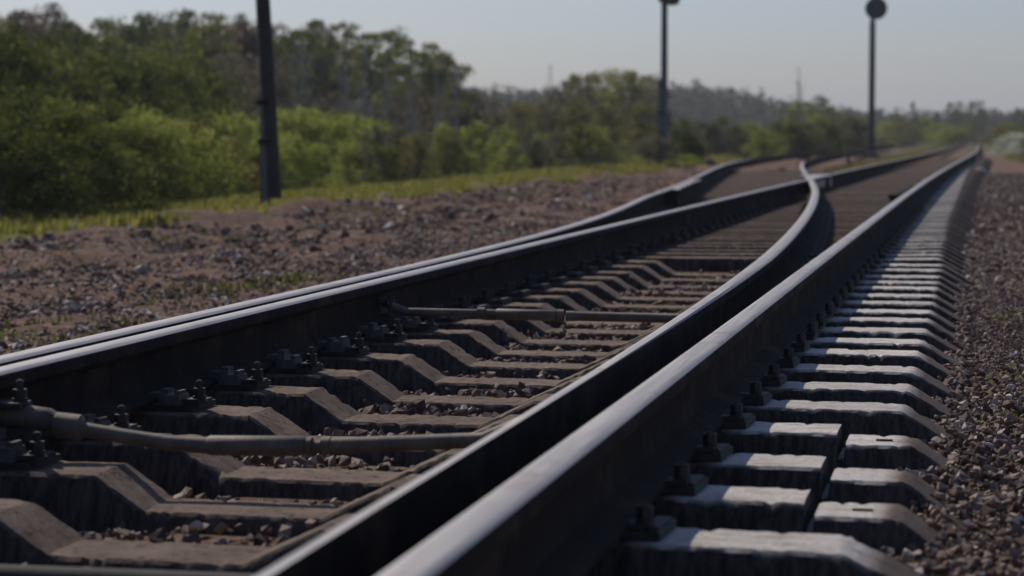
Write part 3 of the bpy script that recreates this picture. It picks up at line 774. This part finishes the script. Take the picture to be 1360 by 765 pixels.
TANY, TANP = math.tan(YAW), math.tan(PITCH)
def column(px, Y):
    """world X of a column of the view at distance Y along the track, and the view depth"""
    u = (px - 680) / F_PX
    X = Y * (u / math.cos(PITCH) - TANY) / (1 + u * TANY / 1.0) if False else Y * math.tan(math.atan(u) - YAW)
    return X, -X * math.sin(YAW) + Y * math.cos(YAW)
def plant(px, Y, ytop, kind, leaf, label, group, name='tree', cat=None, wide=1.0, bark=None, dz=0, sx=None):
    X, D = column(px, Y); ztop = CAM_H + (183 - ytop) * D / F_PX; z0 = gz(X, Y) + dz
    cr, tr, H = rnd.choice(PL[kind]); s = (ztop - z0) / H
    o = empty(name, (X, Y, z0), label, cat or ('shrub' if kind in ('shrub', 'scrub') else 'tree'), group, (0, 0, rnd.uniform(0, 6.28)))
    w = (sx if sx else s) * wide
    for nm, me, m in (('crown', cr, leaf), ('trunk', tr, bark or M_bark)):
        c = bpy.data.objects.new(nm, me); C.objects.link(c); c.parent = o
        c.material_slots[0].link = 'OBJECT'; c.material_slots[0].material = m
    o.scale = (w, w, s)
    return o
J = lambda a: rnd.uniform(-a, a)
G_f = 'trees of the tall wood on the left'
# tall wood: skyline
SKY = [(-60, 5), (-20, 12), (20, 6), (50, 2), (80, 16), (110, 26), (140, 22), (170, 26), (200, 20), (228, 10), (250, 4), (275, 14), (300, 18), (330, 16), (360, 30), (390, 36), (415, 24), (440, 26), (465, 22), (490, 36), (515, 34), (540, 48), (565, 52), (590, 62), (606, 76)]
for i, (px, yt) in enumerate(SKY):
    kd = 'pine' if (i % 3 or px > 430) else 'broad'
    lab = 'dark bushy tree in the tall wood behind the thick undergrowth' if px < 340 else 'high crowned tree with bare trunk where the tall wood runs out'
    plant(px + J(6), rnd.uniform(104, 128), yt + J(4), kd, rnd.choice([L_mid, L_dark, L_brown, L_olive] if px < 430 else [L_mid, L_mid, L_dark, L_olive]), lab, 'tall trees of the wood', 'forest_tree', wide=rnd.uniform(.9, 1.15))
for px in range(-50, 450, 36):
    plant(px + J(10), rnd.uniform(135, 160), float(np.interp(px, [s[0] for s in SKY], [s[1] for s in SKY])) + rnd.uniform(8, 26), 'broad' if px < 440 else 'pine', rnd.choice([L_grey, L_brown, L_mid]),
          'hazy tree deeper inside the tall wood', 'inner trees of the wood', 'forest_tree')
for px, yt in ((392, 60), (404, 66), (462, 58), (486, 60), (512, 66), (545, 72), (578, 84), (606, 92), (150, 40), (238, 34)):
    plant(px, 92, yt, 'bare', L_olive, 'pale thin stemmed birch standing in front of the tall wood', 'pale birches of the wood edge', 'birch_tree', 'tree', bark=M_birch, wide=1.1)
for px in range(-60, 640, 24):       # dim understorey of the wood
    yt = 122 if px > 440 else 74
    plant(px + J(9), rnd.uniform(94, 116), yt + J(12), 'scrub', rnd.choice([L_grey, L_brown, L_dark]), 'grey brown thicket under the tall wood', 'grey thickets under the wood', 'thicket', 'thicket', wide=1.5, bark=M_twig)
# nearer dark trees on the left edge
for px, Y, yt, kd, lf in [(-50, 46, 40, 'shrub', L_dark), (5, 44, 36, 'shrub', L_dark), (60, 50, 52, 'shrub', L_mid), (115, 52, 58, 'shrub', L_dark), (165, 56, 66, 'shrub', L_dark), (215, 60, 72, 'shrub', L_mid), (262, 64, 84, 'shrub', L_dark),
                          (20, 60, 24, 'broad', L_dark), (90, 66, 32, 'broad', L_dark), (150, 68, 44, 'broad', L_mid), (235, 72, 40, 'broad', L_mid), (305, 80, 70, 'broad', L_grey)]:
    plant(px, Y, yt, kd, lf, 'dark full leaved tree massed at the edge of the frame' if kd == 'shrub' else 'dark tree rising behind the massed shrubs', 'dark trees by the wood edge', 'leafy_tree', 'tree', wide=1.0, sx=rnd.uniform(1.15, 1.4) if kd == 'shrub' else None)
for px, Y, yt, lf in [(-45, 27, 150, L_dark), (0, 26, 165, L_dark), (42, 28, 140, L_dark), (88, 29, 172, L_mid), (128, 31, 165, L_dark), (170, 33, 158, L_mid), (205, 35, 150, L_light), (245, 37, 160, L_olive), (280, 39, 200, L_dark), (312, 41, 196, L_dark), (335, 44, 208, L_dark),
                      (20, 36, 110, L_dark), (75, 38, 118, L_mid), (135, 41, 128, L_dark), (190, 45, 140, L_light), (255, 48, 142, L_mid)]:
    plant(px, Y, yt, 'shrub', lf, 'low dense shrub at the foot of the wood behind the grass edge', 'shrubs behind the grass edge', 'leafy_shrub', 'shrub', wide=1.0, sx=rnd.uniform(.75, 1.0))
# light round shrubs
for k, (px, Y, yt, w) in enumerate([(300, 58, 146, 1.0), (330, 60, 150, .9), (392, 62, 140, 1.1), (432, 64, 141, 1.2), (470, 66, 146, 1.2), (500, 68, 156, 1.1), (370, 57, 172, .9), (410, 58, 186, .9), (455, 62, 184, 1.0)]):
    plant(px, Y, yt, 'shrub', L_light if k != 5 else L_mid, 'bright green rounded willow shrub behind the leaning pole' if k else 'bright green shrub on the near side of the leaning pole', 'bright rounded shrubs', 'willow_shrub', 'shrub', wide=1.0, sx=w)
# scrub from the round shrubs to the crossing
for i in range(44):
    px = rnd.uniform(380, 880); Y = rnd.uniform(55, 92) + max(0, px - 600) * .06
    yt = rnd.uniform(158, 205)
    plant(px, Y, yt, 'scrub', rnd.choice([L_olive, L_grey, L_mid, L_light]), 'loose olive scrub bush behind the grass edge', 'loose scrub bushes', 'scrub_bush', 'bush', wide=1.0, bark=M_twig, sx=rnd.uniform(.7, 1.2))
for i in range(34):
    px = 500 + i * 11.5 + J(8)
    plant(px, rnd.uniform(95, 125), rnd.uniform(128, 152), 'scrub', rnd.choice([L_grey, L_olive, L_olive]), 'tall grey twiggy scrub in front of the distant wood', 'tall grey scrub', 'twiggy_scrub', 'bush', wide=1.0, bark=M_twig, sx=rnd.uniform(1.4, 1.9))
# pale clump
for px, yt, kd, lf in [(742, 112, 'broad', L_grey), (760, 100, 'broad', L_grey), (780, 92, 'broad', L_olive), (800, 92, 'broad', L_olive), (822, 88, 'broad', L_light), (842, 90, 'broad', L_olive), (862, 98, 'broad', L_grey), (700, 118, 'bare', L_grey), (655, 112, 'bare', L_grey)]:
    plant(px, rnd.uniform(140, 158), yt, kd, lf, 'pale spring green tree in the clump beside the slim blue grey pole' if kd == 'broad' else 'thin nearly leafless tree against the sky', 'pale clump of trees' if kd == 'broad' else 'thin leafless trees', 'pale_tree', 'tree', bark=M_twig)
plant(732, 130, 84, 'bare', L_grey, 'single gaunt leafless tree poking above the distant wood', None, 'bare_tree', 'tree', bark=M_twig, wide=.6)
plant(1061, 170, 88, 'bare', L_grey, 'faint spindly leafless tree between the two slim poles', None, 'bare_tree', 'tree', bark=M_twig, wide=.7)
# beyond the slim pole
for i in range(26):
    px = 895 + i * 9.5 + J(7)
    plant(px, rnd.uniform(104, 140), rnd.uniform(150, 172), 'scrub', rnd.choice([L_olive, L_mid, L_light, L_grey]), 'olive bush beyond the slim blue grey pole', 'olive bushes beyond the pole', 'scrub_bush', 'bush', bark=M_twig, sx=rnd.uniform(1.1, 1.7))
for px, Y, yt, kd, lf in [(1045, 185, 142, 'broad', L_mid), (1066, 190, 132, 'broad', L_light), (1086, 185, 126, 'broad', L_mid), (1104, 190, 140, 'broad', L_mid), (1126, 220, 148, 'broad', L_mid), (1145, 240, 152, 'broad', L_mid)]:
    plant(px, Y, yt, kd, lf, 'rounded green tree left of the signal post', 'green trees by the signal post', 'round_tree', 'tree', dz=-1)
FT = [(1192, 280, 148, 'broad', L_mid, 'light green tree right beside the signal post'), (1211, 280, 134, 'conifer', L_dark, 'pointed dark conifer far down the line'), (1226, 290, 150, 'broad', L_light, 'bright green tree below the pointed conifer'),
      (1243, 320, 146, 'conifer', L_dark, 'small dark tree between the conifer and the tallest far trees'), (1268, 340, 133, 'broad', L_dark, 'narrow dark tall tree just before the vanishing track'), (1283, 330, 148, 'broad', L_mid, 'low green tree between the two tall far trees'),
      (1296, 350, 132, 'broad', L_dark, 'round dark tree straight above the vanishing rails'), (1320, 380, 150, 'broad', L_grey, 'bluish tree just beyond the vanishing rails'), (1340, 380, 152, 'broad', L_grey, 'bluish low tree over the pale flowering shrub'), (1358, 300, 141, 'broad', L_dark, 'dark tree cut by the far side of the frame'), (1375, 300, 146, 'broad', L_mid, 'green tree at the outer end of the far row')]
for px, Y, yt, kd, lf, lab in FT: plant(px, Y, yt, kd, lf, lab, 'far trees down the line', 'distant_tree', 'tree', dz=-1)
for i in range(10):
    plant(1178 + i * 11 + J(4), rnd.uniform(230, 270), rnd.uniform(160, 170), 'shrub', rnd.choice([L_light, L_mid, L_olive]), 'low bush under the far trees down the line', 'low bushes under the far trees', 'low_bush', 'bush', sx=1.3)
for i in range(5):
    plant(1335 + i * 12 + J(4), 150 + i * 5, 166 + J(3), 'shrub', rnd.choice([L_mid, L_olive]), 'green bush behind the pale flowering shrub', 'green bushes behind the flowering shrub', 'low_bush', 'bush', sx=1.0)
for px, Y, yt, w in [(1338, 112, 179, .8), (1346, 108, 176, .8), (1356, 104, 178, .9), (1330, 122, 179, .7), (1366, 106, 175, .9), (1350, 116, 174, .9)]:
    plant(px, Y, yt, 'scrub', L_blossom, 'pale cream flowering shrub on the shoulder at the edge of the frame', 'pale flowering shrubs', 'flowering_shrub', 'shrub', sx=w)
X, D = column(905, 80)
for k, (px, Y, w) in enumerate([(898, 79, .35), (912, 80, .4)]):
    plant(px, Y, 204, 'shrub', L_yellow, 'vivid yellow green tuft at the foot of the slim blue grey pole', 'vivid tufts by the pole', 'bright_tuft', 'shrub', sx=w)

# far wood that reads as one mass
TOPL = ([500, 600, 640, 700, 760, 830, 900, 940, 980, 1040, 1090, 1130, 1200, 1300, 1400, 1500], [126, 124, 123, 124, 122, 121, 117, 119, 124, 138, 146, 152, 155, 154, 152, 150])
cs, rr_ = [], []
rs = np.random.RandomState(21)
for i in range(1500):
    px = rs.uniform(480, 1460); Y = rs.uniform(430, 560); X, D = column(px, Y)
    ztop = CAM_H + (183 - np.interp(px, *TOPL)) * D / F_PX * rs.uniform(.72, 1.04)
    for z in np.arange(-2.0, ztop, 1.7):
        cs.append((X + rs.normal(0, .8), Y + rs.normal(0, .8), z + rs.uniform(0, .8))); rr_.append(rs.uniform(.7, 1.5))
V, F = leaf_quads(np.array(cs), np.array(rr_), 16, .42, rs, 1.1)
L_far = m_leaf('leaf_far_wood', [(0, (.06, .06, .045)), (.5, (.115, .115, .075)), (1, (.18, .185, .10))])
tag(link('distant_woods', mesh_np('distant_woods', V, F), L_far), 'low hazy wood closing the horizon behind the scrub', 'woods', kind='stuff')

# ---------------------------------------------------------------- poles
def line_pole(name, X, Y, lean, r, stub_h, stub_r, htot, label, m, brace=False, head=False, ms=None):
    z0 = gz(X, Y) - .08; t = empty(name, (X, Y, z0), label, 'pole')
    tx = math.tan(R(lean))
    b = MB(); b.tube([(tx * .25, 0, .3), (tx * 2.0, 0, 2.0), (tx * htot, 0, htot)], [r * 1.05, r, r * .82], 14); b.link('wooden_pole', m, t)
    b = MB()
    for q in range(2): pass
    b.box((-stub_r * 1.15 + tx * stub_h / 2 + r * .1, -.02, stub_h / 2), (stub_r * 1.3, stub_r * 1.9, stub_h), 0, .86); 
    o = b.link('concrete_stub', ms or M_stub, t)
    for zz in (stub_h * .62, stub_h * .93):
        b = MB(); b.tube([(-stub_r * .6 + tx * zz, 0, zz - .03), (-stub_r * .6 + tx * zz, 0, zz + .04)], max(r, stub_r) * 1.3, 14); b.link('wire_binding', M_side, t)
    return t
t = line_pole('leaning_pole', -9.62, 32.4, -2.9, .105, 1.75, .085, 6.2, 'dark tarred wooden pole leaning slightly, bound to a concrete stub in the grass', M_wood)
t = line_pole('slim_pole', -10.72, 83, 0, .125, 3.0, .12, 7.2, 'slim blue grey pole bound to a stub, propped by a slanting strut', M_mast2, ms=M_stub)
b = MB(); b.tube([(.15, -.2, 5.55), (.17, -.2, 5.6), (.2, -.2, 5.95), (.2, -.2, 6.5)], [.1, .34, .42, .42], 18); b.link('lamp_head', M_mast, t)
b = MB(); b.box((.1, -.1, 5.9), (.5, .1, .1)); b.link('bracket', M_mast, t)

X = -5.05; Y = 115; z0 = gz(X, Y) - .05
t = empty('signal_post', (X, Y, z0), 'slim dark signal mast with a round head, standing beside the siding', 'railway signal')
MB().tube([(0, 0, 0), (0, 0, 7.6)], [.13, .105], 14).link('mast', M_mast, t)
MB().tube([(0, 0, 0), (0, 0, .35)], [.26, .2], 10).link('footing', M_stub, t)
b = MB(); cx, cz = .17, 7.02
b.tube([(cx, -.14, cz), (cx, -.17, cz), (cx, -.2, cz)], [.5, .52, .5], 28); b.link('signal_disc', M_mast, t)
b = MB(); b.tube([(cx, -.2, cz + .16), (cx, -.42, cz + .16)], .14, 16); b.tube([(cx, -.2, cz - .2), (cx, -.42, cz - .2)], .14, 16); b.link('hood', M_mast, t)
b = MB(); b.tube([(cx, -.42, cz + .16), (cx, -.43, cz + .16)], .11, 16); b.tube([(cx, -.42, cz - .2), (cx, -.43, cz - .2)], .11, 16); b.link('lens', M_lens, t)
b = MB(); b.tube([(.12, .16, .3), (.12, .16, 6.4)], .018, 6); b.tube([(-.14, .16, .3), (-.14, .16, 6.4)], .018, 6)
for q in range(18): b.tube([(-.14, .16, .5 + q * .33), (.12, .16, .5 + q * .33)], .012, 5)
b.link('ladder', M_mast, t)
b = MB(); b.box((cx * .5, -.07, cz), (.3, .16, .12)); b.link('bracket', M_mast, t)
z0 = gz(-9.1, 82.4) - .1
t = empty('wooden_stump', (-9.1, 82.4, z0), 'short dark stump in the grass beyond the slim blue grey pole', 'stump')
MB().tube([(0, 0, 0), (.02, 0, .4), (.03, 0, .46)], [.24, .2, .12], 10).link('stump', M_bark, t)
for px, yt, w in ((903, 168, .45), (916, 178, .4), (927, 190, .35)):
    plant(px, 85, yt, 'shrub', L_dark, 'dark bush crowding the slim blue grey pole on its track side', 'dark bushes by the slim pole', 'dark_bush', 'bush', sx=w)
# short marker stake
z0 = gz(-4.34, 81.8) - .05
t = empty('marker_stake', (-4.36, 81.8, z0), 'short brown stake standing between the two tracks', 'stake')
MB().tube([(0, 0, 0), (0, 0, .55), (0, 0, .6)], [.06, .055, .02], 8).link('stake', M_wood, t)

# ---------------------------------------------------------------- air
hz = MB(); hz.box((0, 1200, 17), (3100, 2700, 42))
mh = bpy.data.materials.new('haze_air'); mh.use_nodes = True; n = mh.node_tree; n.nodes.clear()
pv = N(n, 'ShaderNodeVolumePrincipled'); pv.inputs['Density'].default_value = .00035; pv.inputs['Color'].default_value = (.86, .9, .95, 1); pv.inputs['Anisotropy'].default_value = .2
n.links.new(pv.outputs[0], N(n, 'ShaderNodeOutputMaterial').inputs['Volume'])
o = hz.link('haze', mh, smooth=None); tag(o, 'thin summer haze hanging over the line', 'haze', kind='stuff')
SC.cycles.volume_max_steps = 64; SC.cycles.volume_bounces = 0

# dead pale stalks standing in the verge
for k, (x, y, h, ln, lab) in enumerate(((-4.52, 21.2, .32, .10, 'single pale dead stalk standing among the verge stones'), (-7.6, 25.5, .22, -.07, 'short dead stalk near the earth clods of the verge'), (-8.4, 21.6, .25, .05, 'thin dry stalk beside the grass edge'))):
    z0 = gz(x, y) - .03
    b = MB(); b.tube([(x, y, z0), (x + ln * .3, y, z0 + h * .5), (x + ln, y + .03, z0 + h)], [.008, .006, .002], 6); b.tube([(x + ln * .3, y, z0 + h * .5), (x + ln * .3 + .06, y, z0 + h * .75)], [.004, .0015], 5)
    tag(b.link('dead_stalk', L_blossom), lab, 'stalk')
